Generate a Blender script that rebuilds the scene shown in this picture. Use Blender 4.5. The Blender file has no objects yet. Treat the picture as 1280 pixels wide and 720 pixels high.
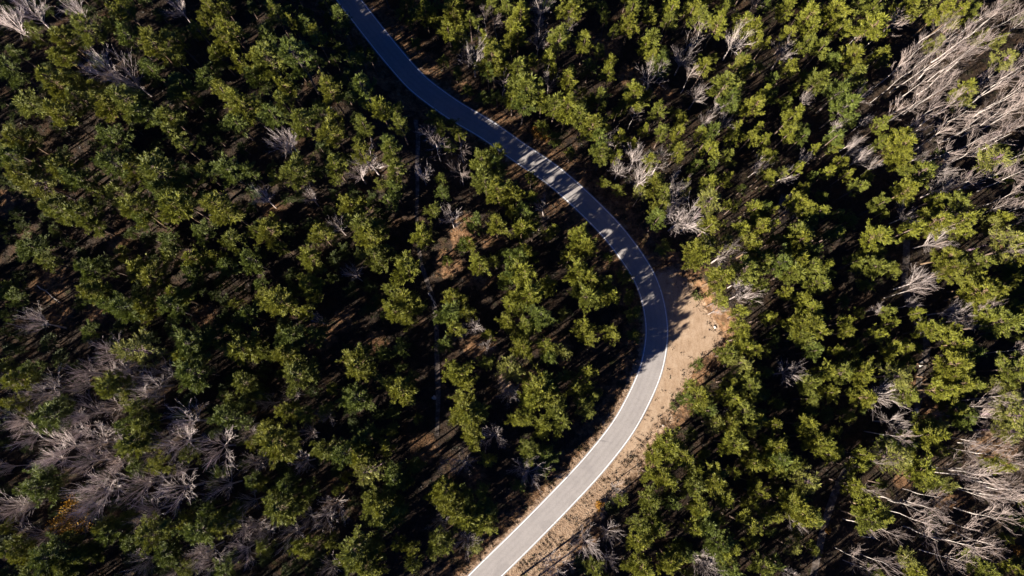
import bpy, math, random
import numpy as np
from mathutils import Vector, Matrix

random.seed(11)
rng = np.random.default_rng(11)
S = bpy.context.scene
COL = S.collection
R = math.radians

# ------------------------------------------------------------------ camera, sky, sun, exposure
CAM_H, TILT, FPX = 180.0, R(10.0), 805.0          # drone height (m), tilt towards the top of the photo, focal length in 1280-px units
cd = bpy.data.cameras.new('drone_camera')
cam = bpy.data.objects.new('drone_camera', cd)
COL.objects.link(cam)
cam.location = (0, 0, CAM_H)
cam.rotation_euler = (TILT, 0, 0)
cd.sensor_width = 36.0
cd.lens = 36.0 * FPX / 1280.0
cd.clip_start, cd.clip_end = 1.0, 6000.0
S.camera = cam

SUN_EL, SHADOW_DIR = R(21.0), R(35.0)              # shadows run towards the upper right
sdx, sdy = math.cos(SHADOW_DIR), math.sin(SHADOW_DIR)
to_sun = Vector((-sdx * math.cos(SUN_EL), -sdy * math.cos(SUN_EL), math.sin(SUN_EL)))
W = bpy.data.worlds.new('World')
S.world = W
W.use_nodes = True
wn = W.node_tree.nodes
sky = wn.new('ShaderNodeTexSky')
sky.sky_type = 'NISHITA'
sky.sun_disc = False
sky.sun_elevation = SUN_EL
sky.sun_rotation = math.atan2(to_sun.x, to_sun.y)
sky.altitude = 9000
sky.air_density = 0.5
sky.dust_density = 0.0
sky.ozone_density = 10.0
tone = wn.new('ShaderNodeMix'); tone.data_type = 'RGBA'; tone.blend_type = 'MULTIPLY'       # tints the sky so that shade gets a blue fill
tone.inputs['Factor'].default_value = 1.0; tone.inputs['B'].default_value = (0.08, 1.25, 1.9, 1)
W.node_tree.links.new(sky.outputs[0], tone.inputs['A'])
W.node_tree.links.new(tone.outputs['Result'], wn['Background'].inputs[0])
wn['Background'].inputs[1].default_value = 0.05
sl = bpy.data.lights.new('sun', 'SUN')
sl.energy = 5.0
sl.angle = R(0.5)
sl.color = (1.0, 0.93, 0.83)
sun = bpy.data.objects.new('sun', sl)
COL.objects.link(sun)
sun.rotation_euler = to_sun.to_track_quat('Z', 'Y').to_euler()
S.view_settings.view_transform = 'Standard'
S.view_settings.look = 'None'
S.view_settings.exposure = 2.02
S.view_settings.gamma = 1.0
S.view_settings.use_curve_mapping = False
S.cycles.max_bounces = 5
S.cycles.diffuse_bounces = 1
S.cycles.transmission_bounces = 2

CT, ST = math.cos(TILT), math.sin(TILT)
def at(px, py, h=0.0):
    """photo pixel (1280 x 720) -> world x, y on the level z = h"""
    x, y, z = (px - 640) / FPX, (360 - py) / FPX, -1.0
    y, z = y * CT - z * ST, y * ST + z * CT
    t = (CAM_H - h) / -z
    return x * t, y * t
def to_px(x, y, z):
    z = z - CAM_H
    y, z = y * CT + z * ST, -y * ST + z * CT
    return 640 + FPX * x / -z, 360 - FPX * y / -z

# ------------------------------------------------------------------ materials
def new_mat(name):
    m = bpy.data.materials.new(name)
    m.use_nodes = True
    nt = m.node_tree
    b = nt.nodes['Principled BSDF']
    b.inputs['Roughness'].default_value = 0.9
    b.inputs['Specular IOR Level'].default_value = 0.2
    return m, nt, b
def N(nt, kind, **kw):
    n = nt.nodes.new(kind)
    for k, v in kw.items():
        if k.startswith('_'): setattr(n, k[1:], v)
        else: n.inputs[k].default_value = v
    return n
def noise(nt, scale, detail=4, rough=0.6, vec=None):
    n = N(nt, 'ShaderNodeTexNoise', Scale=scale, Detail=detail, Roughness=rough)
    if vec is not None: nt.links.new(vec, n.inputs['Vector'])
    return n.outputs[0]
def ramp(nt, fac, stops):
    r = nt.nodes.new('ShaderNodeValToRGB')
    e = r.color_ramp.elements
    while len(e) < len(stops): e.new(0.5)
    for el, (p, c) in zip(e, stops):
        el.position = p; el.color = (*c, 1) if len(c) == 3 else c
    nt.links.new(fac, r.inputs[0])
    return r.outputs[0]
def mix(nt, fac, a, b, mode='MIX'):
    n = nt.nodes.new('ShaderNodeMix'); n.data_type = 'RGBA'; n.blend_type = mode
    for s, v in ((n.inputs['Factor'], fac), (n.inputs['A'], a), (n.inputs['B'], b)):
        if hasattr(v, 'links'): nt.links.new(v, s)
        else: s.default_value = v if not isinstance(v, tuple) else (*v, 1)
    return n.outputs['Result']
def mth(nt, op, a, b=0.0, clamp=False):
    n = nt.nodes.new('ShaderNodeMath'); n.operation = op; n.use_clamp = clamp
    for s, v in ((n.inputs[0], a), (n.inputs[1], b)):
        if hasattr(v, 'links'): nt.links.new(v, s)
        else: s.default_value = v
    return n.outputs[0]
def pos(nt):
    return nt.nodes.new('ShaderNodeNewGeometry').outputs['Position']
def bump(nt, b, h, strength=0.6, dist=0.2):
    n = N(nt, 'ShaderNodeBump', Strength=strength, Distance=dist)
    nt.links.new(h, n.inputs['Height']); nt.links.new(n.outputs[0], b.inputs['Normal'])

def ground_material():
    m, nt, b = new_mat('forest_floor'); P = pos(nt)
    big, mid, fine = noise(nt, 0.05, 3, .5, P), noise(nt, 0.45, 5, .65, P), noise(nt, 2.2, 4, .7, P)
    litter = ramp(nt, mid, [(.30, (.010, .009, .009)), (.46, (.022, .016, .012)), (.58, (.040, .026, .017)), (.72, (.075, .048, .031))])
    litter = mix(nt, ramp(nt, fine, [(.42, (0, 0, 0)), (.62, (1, 1, 1))]), litter, mix(nt, 0.3, litter, (.09, .07, .055)))
    br_sun = N(nt, 'ShaderNodeAttribute', _attribute_name='bracken_painted_sun').outputs['Fac']
    br_sun = ramp(nt, mth(nt, 'ADD', br_sun, mth(nt, 'MULTIPLY', mth(nt, 'SUBTRACT', mid, 0.5), 1.4)), [(.4, (0, 0, 0)), (.7, (1, 1, 1))])
    litter = mix(nt, br_sun, litter, ramp(nt, noise(nt, 1.2, 5, .75, P), [(.3, (.06, .03, .015)), (.5, (.165, .09, .045)), (.68, (.25, .16, .095))]))  # bracken brown, and sunlit litter painted as a brighter colour
    rust = ramp(nt, noise(nt, .16, 4, .6, P), [(.52, (0, 0, 0)), (.66, (.7, .7, .7))])
    litter = mix(nt, rust, litter, mix(nt, fine, (.03, .016, .009), (.075, .042, .022)))
    green = ramp(nt, noise(nt, .3, 5, .7, P), [(.56, (0, 0, 0)), (.68, (.75, .75, .75))])
    litter = mix(nt, green, litter, mix(nt, fine, (.012, .016, .006), (.04, .042, .014)))
    a = N(nt, 'ShaderNodeAttribute', _attribute_name='sand').outputs['Fac']
    sandc = ramp(nt, noise(nt, .9, 5, .7, P), [(.3, (.17, .108, .068)), (.5, (.255, .172, .112)), (.7, (.33, .24, .165))])
    sandc = mix(nt, ramp(nt, fine, [(.55, (0, 0, 0)), (.75, (.6, .6, .6))]), sandc, (.17, .105, .065))
    f = mth(nt, 'ADD', a, mth(nt, 'MULTIPLY', mth(nt, 'SUBTRACT', mid, 0.5), 1.6))
    f = ramp(nt, f, [(.42, (0, 0, 0)), (.62, (1, 1, 1))])
    nt.links.new(mix(nt, f, litter, sandc), b.inputs['Base Color'])
    bump(nt, b, mth(nt, 'ADD', mid, fine), 0.9, 0.5)
    b.inputs['Roughness'].default_value = 1.0; b.inputs['Specular IOR Level'].default_value = 0.05
    return m
def sand_material():
    m, nt, b = new_mat('sandy_gravel'); P = pos(nt)
    mp = N(nt, 'ShaderNodeMapping'); mp.inputs['Rotation'].default_value = (0, 0, R(-62)); mp.inputs['Scale'].default_value = (1.5, .4, 1)
    nt.links.new(P, mp.inputs['Vector'])
    streak = noise(nt, .55, 6, .7, mp.outputs[0])
    mid, fine = mth(nt, 'MULTIPLY', mth(nt, 'ADD', noise(nt, .35, 6, .65, P), streak), .5), noise(nt, 2.2, 6, .8, P)
    c = ramp(nt, mid, [(.3, (.20, .130, .080)), (.46, (.30, .208, .136)), (.6, (.365, .265, .182)), (.75, (.415, .315, .23))])
    c = mix(nt, ramp(nt, fine, [(.52, (0, 0, 0)), (.70, (.75, .75, .75))]), c, (.15, .095, .06))
    c = mix(nt, ramp(nt, noise(nt, .8, 5, .75, P), [(.60, (0, 0, 0)), (.72, (.55, .55, .55))]), c, (.16, .10, .06))
    nt.links.new(c, b.inputs['Base Color']); bump(nt, b, mth(nt, 'ADD', mid, fine), .5, .15)
    b.inputs['Roughness'].default_value = 1.0; b.inputs['Specular IOR Level'].default_value = 0.05
    return m
def path_material():
    m, nt, b = new_mat('trodden_dirt'); P = pos(nt)
    c = ramp(nt, noise(nt, .9, 6, .7, P), [(.3, (.03, .022, .017)), (.5, (.085, .066, .054)), (.7, (.20, .165, .14))])
    nt.links.new(c, b.inputs['Base Color']); bump(nt, b, noise(nt, 2, 4, .7, P), .6, .15)
    b.inputs['Roughness'].default_value = 1.0
    return m
def asphalt_material():
    m, nt, b = new_mat('worn_asphalt'); P = pos(nt)
    u = N(nt, 'ShaderNodeAttribute', _attribute_name='across').outputs['Fac']
    c = ramp(nt, noise(nt, .22, 5, .6, P), [(.3, (.232, .210, .198)), (.5, (.262, .237, .222)), (.7, (.285, .259, .243))])
    c = mix(nt, ramp(nt, noise(nt, 5, 4, .8, P), [(.45, (0, 0, 0)), (.7, (.45, .45, .45))]), c, (.17, .155, .148))
    # tyre-polished bands along the two lanes
    w = mth(nt, 'ABSOLUTE', mth(nt, 'SINE', mth(nt, 'MULTIPLY', u, 2.1)))
    c = mix(nt, mth(nt, 'MULTIPLY', w, .38), c, (.31, .282, .264))
    patch = ramp(nt, noise(nt, .075, 2, .4, P), [(.56, (0, 0, 0)), (.575, (.3, .3, .3))])
    c = mix(nt, patch, c, (.19, .172, .164))
    crack = ramp(nt, noise(nt, .55, 9, .8, P), [(.485, (0, 0, 0)), (.5, (.4, .4, .4)), (.515, (0, 0, 0))])
    c = mix(nt, crack, c, (.10, .09, .085))
    nt.links.new(c, b.inputs['Base Color']); bump(nt, b, noise(nt, 12, 3, .7, P), .3, .03)
    b.inputs['Roughness'].default_value = .85
    return m
def paint_material():
    m, nt, b = new_mat('road_paint'); P = pos(nt)
    c = ramp(nt, noise(nt, 1.6, 5, .75, P), [(.32, (.30, .285, .27)), (.47, (.70, .69, .68)), (.8, (.80, .79, .78))])
    nt.links.new(c, b.inputs['Base Color']); b.inputs['Roughness'].default_value = .6
    return m
def leaf_material(name, lo, hi, transl=0.14, use_attr=False):
    """needles or leaves: every card its own tone, every tree its own tint"""
    m, nt, b = new_mat(name)
    g = nt.nodes.new('ShaderNodeNewGeometry')
    c = ramp(nt, g.outputs['Random Per Island'], [(0, lo), (1, hi)])
    if use_attr: t = N(nt, 'ShaderNodeAttribute', _attribute_name='tint').outputs['Color']
    else: t = nt.nodes.new('ShaderNodeObjectInfo').outputs['Color']
    c = mix(nt, 1.0, c, t, 'MULTIPLY')
    nt.links.new(c, b.inputs['Base Color'])
    b.inputs['Roughness'].default_value = .6; b.inputs['Specular IOR Level'].default_value = .3
    tr = nt.nodes.new('ShaderNodeBsdfTranslucent'); nt.links.new(c, tr.inputs[0])
    ms = nt.nodes.new('ShaderNodeMixShader'); ms.inputs[0].default_value = transl
    nt.links.new(b.outputs[0], ms.inputs[1]); nt.links.new(tr.outputs[0], ms.inputs[2])
    nt.links.new(ms.outputs[0], nt.nodes['Material Output'].inputs[0])
    return m
def bark_material(name, lo, hi, scale=3.0):
    m, nt, b = new_mat(name)
    co = nt.nodes.new('ShaderNodeTexCoord').outputs['Object']
    c = ramp(nt, noise(nt, scale, 5, .7, co), [(.35, lo), (.6, hi)])
    c = mix(nt, 1.0, c, nt.nodes.new('ShaderNodeObjectInfo').outputs['Color'], 'MULTIPLY')
    nt.links.new(c, b.inputs['Base Color']); bump(nt, b, noise(nt, scale * 4, 3, .7, co), .4, .03)
    return m
def stone_material():
    m, nt, b = new_mat('pale_stone'); P = pos(nt)
    nt.links.new(ramp(nt, noise(nt, 3, 5, .7, P), [(.3, (.24, .21, .18)), (.6, (.42, .38, .33))]), b.inputs['Base Color'])
    bump(nt, b, noise(nt, 6, 4, .7, P), .5, .08)
    return m

M = dict(
    ground=ground_material(), sand=sand_material(), path=path_material(), asphalt=asphalt_material(), paint=paint_material(),
    needles=leaf_material('pine_needles', (.066, .078, .012), (.172, .176, .021)),
    forest=leaf_material('pine_forest_needles', (.066, .078, .012), (.172, .176, .021), use_attr=True),
    shrub=leaf_material('shrub_leaves', (.035, .040, .012), (.11, .105, .03)),
    under=leaf_material('undergrowth_leaves', (.016, .013, .008), (.055, .042, .026), use_attr=True),
    autumn=leaf_material('autumn_leaves', (.34, .17, .016), (.58, .33, .04)),
    bark=bark_material('pine_bark', (.055, .038, .028), (.15, .105, .08)),
    pale=bark_material('birch_bark', (.25, .215, .19), (.50, .455, .42), 1.5),
    grey=bark_material('bare_grey_bark', (.28, .235, .215), (.56, .485, .455), 1.5),
    twig=bark_material('birch_twigs', (.17, .135, .12), (.35, .285, .255), 1.5),
    stone=stone_material())

# ------------------------------------------------------------------ mesh helpers
class MB:
    """collects quads/triangles, then links them as one mesh object"""
    def __init__(s): s.v, s.f = [], []
    def tube(s, pts, rads, sides=4):
        base = len(s.v); n = len(pts)
        for i, (p, r) in enumerate(zip(pts, rads)):
            d = (pts[min(i + 1, n - 1)] - pts[max(i - 1, 0)]).normalized()
            a = d.orthogonal().normalized(); c = d.cross(a)
            for k in range(sides):
                t = 2 * math.pi * k / sides
                s.v.append(p + (a * math.cos(t) + c * math.sin(t)) * r)
        for i in range(n - 1):
            for k in range(sides):
                q = base + i * sides
                s.f.append((q + k, q + (k + 1) % sides, q + sides + (k + 1) % sides, q + sides + k))
        s.f.append(tuple(base + (n - 1) * sides + k for k in range(sides)))
    def card(s, p, d, length, width, twist=None):
        side = d.cross(twist if twist is not None else Vector((random.gauss(0, 1), random.gauss(0, 1), random.gauss(0, 1))))
        if side.length < 1e-4: side = d.orthogonal()
        side = side.normalized() * width * .5
        i = len(s.v); q = p + d * length * .55
        s.v += [p, q + side, p + d * length, q - side]
        s.f.append((i, i + 1, i + 2, i + 3))
    def mesh(s, name, mat):
        me = bpy.data.meshes.new(name)
        me.from_pydata([tuple(v) for v in s.v], [], s.f)
        me.materials.append(mat); me.update()
        return me
def link(name, me, parent=None):
    o = bpy.data.objects.new(name, me); COL.objects.link(o)
    if parent: o.parent = parent
    return o
def tag(o, label=None, cat=None, group=None, kind=None):
    for k, v in (('label', label), ('category', cat), ('group', group), ('kind', kind)):
        if v: o[k] = v
    return o
def rnd_dir():
    v = Vector((random.gauss(0, 1), random.gauss(0, 1), random.gauss(0, 1)))
    return v.normalized()

# ------------------------------------------------------------------ layout of road, lay-by, paths
def spline(pts, step=1.5):
    P = [np.array(p, float) for p in pts]
    P = [2 * P[0] - P[1]] + P + [2 * P[-1] - P[-2]]
    out = []
    for i in range(1, len(P) - 2):
        n = max(2, int(np.linalg.norm(P[i + 1] - P[i]) / step))
        for k in range(n):
            t = k / n
            out.append(.5 * (2 * P[i] + (P[i + 1] - P[i - 1]) * t + (2 * P[i - 1] - 5 * P[i] + 4 * P[i + 1] - P[i + 2]) * t * t
                             + (3 * P[i] - P[i - 1] - 3 * P[i + 1] + P[i + 2]) * t ** 3))
    out.append(P[-2])
    return np.array(out)
ROADPX = [(436, 0), (464, 36), (488, 66), (514, 96), (529, 110), (569, 139), (607, 161), (648, 190), (687, 216), (719, 243), (748, 271),
          (766, 290), (787, 317), (806, 347), (816, 375), (821, 405), (821, 424), (816, 454), (808, 478), (790, 515), (774, 541), (742, 581),
          (705, 621), (655, 672), (606, 720)]
rw = [at(*p) for p in ROADPX]
d0 = np.array(rw[0]) - np.array(rw[1]); d0 /= np.linalg.norm(d0)
d1 = np.array(rw[-1]) - np.array(rw[-2]); d1 /= np.linalg.norm(d1)
rw = [tuple(np.array(rw[0]) + d0 * 120 + np.array((-30, 0))), tuple(np.array(rw[0]) + d0 * 45)] + rw + \
     [tuple(np.array(rw[-1]) + d1 * 40), tuple(np.array(rw[-1]) + d1 * 130 + np.array((-20, 0)))]
ROAD = spline(rw, 1.2)
for _ in range(6): ROAD[1:-1] = (ROAD[:-2] + 2 * ROAD[1:-1] + ROAD[2:]) / 4
FOOTPX = [(520, 150), (523, 180), (522, 230), (521, 280), (525, 325), (534, 355), (541, 376), (545, 410), (546, 450), (547, 500), (545, 545)]
TRACK = spline([at(*p) for p in [(1132, 300), (1128, 360), (1150, 400), (1156, 440), (1150, 470), (1152, 500), (1140, 530), (1105, 562), (1062, 588), (1040, 630), (1025, 680), (1012, 740)]])
LAYPX = [(834, 338), (845, 347), (855, 354), (867, 369), (880, 392), (893, 411), (897, 424), (885, 437), (864, 450), (853, 474), (843, 495), (832, 513), (818, 529),
         (806, 548), (790, 566), (778, 578), (762, 594), (776, 566), (790, 545), (806, 520), (822, 484), (831, 455), (835, 424), (834, 396), (828, 365), (822, 345)]
LAY = np.array([at(*p) for p in LAYPX])

def seg_dist(q, line):
    """distance of points q (n x 2) to a polyline"""
    q = np.atleast_2d(q); a, b = line[:-1], line[1:]
    best = np.full(len(q), 1e9)
    for i in range(len(a)):
        d = b[i] - a[i]; t = np.clip(((q - a[i]) @ d) / (d @ d), 0, 1)
        best = np.minimum(best, np.hypot(*(q - a[i] - t[:, None] * d).T))
    return best
def inside(q, poly):
    q = np.atleast_2d(q); r = np.zeros(len(q), bool); j = len(poly) - 1
    for i in range(len(poly)):
        (xi, yi), (xj, yj) = poly[i], poly[j]
        c = ((yi > q[:, 1]) != (yj > q[:, 1])) & (q[:, 0] < (xj - xi) * (q[:, 1] - yi) / (yj - yi + 1e-12) + xi)
        r ^= c; j = i
    return r
def lay_dist(q):
    d = seg_dist(q, np.vstack([LAY, LAY[:1]]))
    return np.where(inside(q, LAY), -d, d)
ROADC = ROAD[::3]
class Lookup:
    def __init__(s, f, x0, x1, y0, y1, st):
        s.x0, s.y0, s.st = x0, y0, st
        gx, gy = np.arange(x0, x1 + st, st), np.arange(y0, y1 + st, st)
        X, Y = np.meshgrid(gx, gy); s.g = f(np.stack([X.ravel(), Y.ravel()], 1)).reshape(len(gy), len(gx))
    def __call__(s, q):
        q = np.atleast_2d(q); u, v = (q[:, 0] - s.x0) / s.st, (q[:, 1] - s.y0) / s.st
        u, v = np.clip(u, 0, s.g.shape[1] - 1.001), np.clip(v, 0, s.g.shape[0] - 1.001)
        i, j = u.astype(int), v.astype(int); a, b = u - i, v - j; g = s.g
        return g[j, i] * (1 - a) * (1 - b) + g[j, i + 1] * a * (1 - b) + g[j + 1, i] * (1 - a) * b + g[j + 1, i + 1] * a * b
road_dist = Lookup(lambda q: seg_dist(q, ROADC), -260, 260, -140, 220, 2.0)
lay_near = Lookup(lay_dist, -10, 100, -80, 80, 1.0)
def side_of(q):
    d = np.stack([np.hypot(q[:, 0] - p[0], q[:, 1] - p[1]) for p in ROADC[:-1]], 1); i = d.argmin(1)
    t = ROADC[i + 1] - ROADC[i]; v = q - ROADC[i]
    return np.sign(t[:, 0] * v[:, 1] - t[:, 1] * v[:, 0])
road_side = Lookup(side_of, -260, 260, -140, 220, 2.0)       # < 0 on the inner, downhill-sun side
def sm(a, b, x):
    t = np.clip((x - a) / (b - a), 0, 1); return t * t * (3 - 2 * t)
def relief(q, dr=None):
    q = np.atleast_2d(np.asarray(q, float)); x, y = q[:, 0], q[:, 1]
    if dr is None: dr = road_dist(q)
    h = 1.3 * np.sin(x * .043 + 1.1) * np.cos(y * .051 + .4) + .7 * np.sin(x * .11 + y * .07) + .45 * np.sin(x * .19 - y * .23 + 2)
    h = h + .12 * np.sin(x * .9 + 1.3 * np.sin(y * .7)) * np.sin(y * .83)
    k = sm(4.5, 22, dr)
    ld = np.full(len(q), 99.0); near = (abs(x - 50) < 40) & (abs(y - 15) < 50)
    if near.any(): ld[near] = lay_near(q[near])
    k = k * sm(.5, 9, ld)
    bank = 2.6 * sm(0.6, 5.5, ld) * sm(40, 12, ld) * sm(4, 9, dr) * (x > 38)      # cut bank above the lay-by
    hill = 10.0 * sm(4.5, 24, dr) * sm(34, 74, y) * (road_side(q) < 0)        # the slope above the upper road, raised to lengthen shadows across it
    return h * k + bank * (ld > 0) + hill - .02
def gz(x, y): return float(relief([(x, y)])[0])

PXM = 4.4                                            # photo pixels per metre, about
def settle(px, py, rel, hgt):
    """base of a tree whose crown centre, rel*hgt up, shows at this pixel"""
    z = 0.0
    for _ in range(3):
        x, y = at(px, py, z + rel * hgt); z = gz(x, y)
    return x, y, z
def axis(lo, hi, step, far):
    c = list(np.arange(lo, hi + .01, step)); s = step
    while c[-1] < far: s *= 1.35; c.append(c[-1] + s)
    s = step
    while c[0] > -far: s *= 1.35; c.insert(0, c[0] - s)
    return np.array(c)
gx, gy = axis(-178, 178, 1.2, 2500), axis(-62, 150, 1.2, 2500)
X, Y = np.meshgrid(gx, gy); Q = np.stack([X.ravel(), Y.ravel()], 1)
dr = road_dist(Q)
Z = relief(Q, dr)
far = np.maximum(abs(Q[:, 0]) - 200, abs(Q[:, 1] - 45) - 130)
Z = np.where(far > 0, Z * np.clip(1 - far / 100, 0, 1), Z)
nx, ny = len(gx), len(gy)
ii = np.arange(nx * ny).reshape(ny, nx)
faces = np.stack([ii[:-1, :-1], ii[:-1, 1:], ii[1:, 1:], ii[1:, :-1]], -1).reshape(-1, 4)
def big_mesh(name, V, F, mat):
    me = bpy.data.meshes.new(name); k = F.shape[1]
    me.vertices.add(len(V)); me.vertices.foreach_set('co', np.ascontiguousarray(V, np.float32).ravel())
    me.loops.add(F.size); me.loops.foreach_set('vertex_index', np.ascontiguousarray(F, np.int32).ravel())
    me.polygons.add(len(F)); me.polygons.foreach_set('loop_start', np.arange(0, F.size, k, dtype=np.int32))
    me.polygons.foreach_set('loop_total', np.full(len(F), k, np.int32))
    me.update(calc_edges=True); me.materials.append(mat)
    return me
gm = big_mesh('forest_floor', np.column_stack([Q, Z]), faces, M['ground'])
gm.polygons.foreach_set('use_smooth', np.ones(len(faces), bool))
ld = np.full(len(Q), 99.0); nr = (abs(Q[:, 0] - 45) < 50) & (abs(Q[:, 1]) < 75); ld[nr] = lay_dist(Q[nr])
sand = np.maximum(.95 * sm(3.5, -.5, ld), .72 * sm(7.0, 3.2, dr) * np.where(Q[:, 1] < 25, 1, .55))
for sx, sy, sr, sv in ((572, 415, 10, .5), (615, 330, 12, .45), (600, 345, 8, .5), (632, 480, 10, .6), (1240, 545, 14, .5), (1160, 490, 7, .6), (1175, 620, 8, .5), (700, 690, 22, .55), (660, 700, 14, .5)):
    cx, cy = at(sx, sy); sand = np.maximum(sand, sv * sm(1.0, .3, np.hypot(Q[:, 0] - cx, Q[:, 1] - cy) / (sr / 2)))
sand = np.maximum(sand, .80 * sm(17, 5, dr) * (road_side(Q) > 0) * sm(22, 0, Q[:, 1]))
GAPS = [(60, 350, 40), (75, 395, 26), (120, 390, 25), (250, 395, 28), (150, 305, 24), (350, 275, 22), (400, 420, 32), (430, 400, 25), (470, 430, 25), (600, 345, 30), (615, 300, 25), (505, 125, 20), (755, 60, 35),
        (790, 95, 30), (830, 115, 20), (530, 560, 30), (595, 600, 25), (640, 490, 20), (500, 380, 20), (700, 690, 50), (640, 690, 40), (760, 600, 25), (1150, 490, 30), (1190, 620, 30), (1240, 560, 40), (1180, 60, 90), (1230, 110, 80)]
brk_sun = np.maximum(.62 * sm(18, 5, dr), .7 * sm(12, 2, ld))
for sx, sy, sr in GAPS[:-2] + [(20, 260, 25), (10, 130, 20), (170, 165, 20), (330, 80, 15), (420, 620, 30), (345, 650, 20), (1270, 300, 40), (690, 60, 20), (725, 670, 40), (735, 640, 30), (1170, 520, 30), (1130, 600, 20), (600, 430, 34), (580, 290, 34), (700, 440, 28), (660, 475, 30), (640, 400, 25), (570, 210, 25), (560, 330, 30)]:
    cx, cy = at(sx, sy); brk_sun = np.maximum(brk_sun, .72 * sm(1.0, .35, np.hypot(Q[:, 0] - cx, Q[:, 1] - cy) / (sr / 4.2)))  # sunlight in the gaps painted as brighter orange litter
brk_sun *= far < 0; sand = sand * (far < 0)
ab_ = gm.attributes.new('bracken_painted_sun', 'FLOAT', 'POINT'); ab_.data.foreach_set('value', brk_sun.astype(np.float32))
at_ = gm.attributes.new('sand', 'FLOAT', 'POINT'); at_.data.foreach_set('value', sand.astype(np.float32))
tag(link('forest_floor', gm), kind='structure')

def ribbon(name, line, offs, mat, lift, kind='structure', jitter=0.0):
    d = np.gradient(line, axis=0); d /= np.linalg.norm(d, axis=1)[:, None]; nrm = np.stack([d[:, 1], -d[:, 0]], 1)
    n, k = len(line), len(offs); V = []
    for j, o in enumerate(offs):
        e = np.full(n, float(o))
        if jitter: e = e + jitter * np.cumsum(rng.normal(0, .5, n)) / np.sqrt(np.arange(n) + 4) * (1 if j in (0, k - 1) else .3)
        p = line + nrm * e[:, None]
        V.append(np.column_stack([p, relief(p) + lift + .02 if jitter else np.full(n, lift)]))
    V = np.stack(V, 1).reshape(-1, 3); q = np.arange(n * k).reshape(n, k)
    F = np.stack([q[:-1, :-1], q[1:, :-1], q[1:, 1:], q[:-1, 1:]], -1).reshape(-1, 4)[:, ::-1]
    me = big_mesh(name, V, F, mat)
    a = me.attributes.new('across', 'FLOAT', 'POINT'); a.data.foreach_set('value', np.tile(np.array(offs, np.float32), n))
    return link(name, me)
tag(ribbon('road', ROAD, [-3.35, -2.2, -1.1, 0, 1.1, 2.2, 3.35], M['asphalt'], .05), kind='structure')
for s in (-1, 1):
    tag(ribbon('road_edge_line', ROAD, [s * 2.98 - .115, s * 2.98 + .115], M['paint'], .056), kind='structure')
FOOT = spline([settle(px, py, 0, 1)[:2] for px, py in FOOTPX])
tag(ribbon('footpath', FOOT, [-.65, -.2, .2, .65], M['path'], .07, jitter=.5), kind='structure')
tag(ribbon('forest_track', TRACK, [-1.0, -.4, .4, 1.0], M['path'], .07, jitter=.5), kind='structure')
# lay-by: a sheet with a ragged outline
outl = spline([tuple(p) for p in LAY] + [tuple(LAY[0])], .7)[:-1]
inner = seg_dist(outl, ROADC) < 3.9
outl = outl + (rng.normal(0, .25, outl.shape) + .55 * np.sin(np.arange(len(outl)) * .9)[:, None] * rng.uniform(.2, 1, (len(outl), 1))) * (~inner)[:, None]
cnt = outl.mean(0)
import bmesh
bm = bmesh.new()
vs = [bm.verts.new((p[0], p[1], .02)) for p in outl]
bm.faces.new(vs); bmesh.ops.triangulate(bm, faces=bm.faces[:])
me = bpy.data.meshes.new('sandy_layby'); bm.to_mesh(me); bm.free(); me.materials.append(M['sand'])
if me.polygons[0].normal.z < 0: me.flip_normals()
tag(link('sandy_layby', me), kind='structure')

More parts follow.
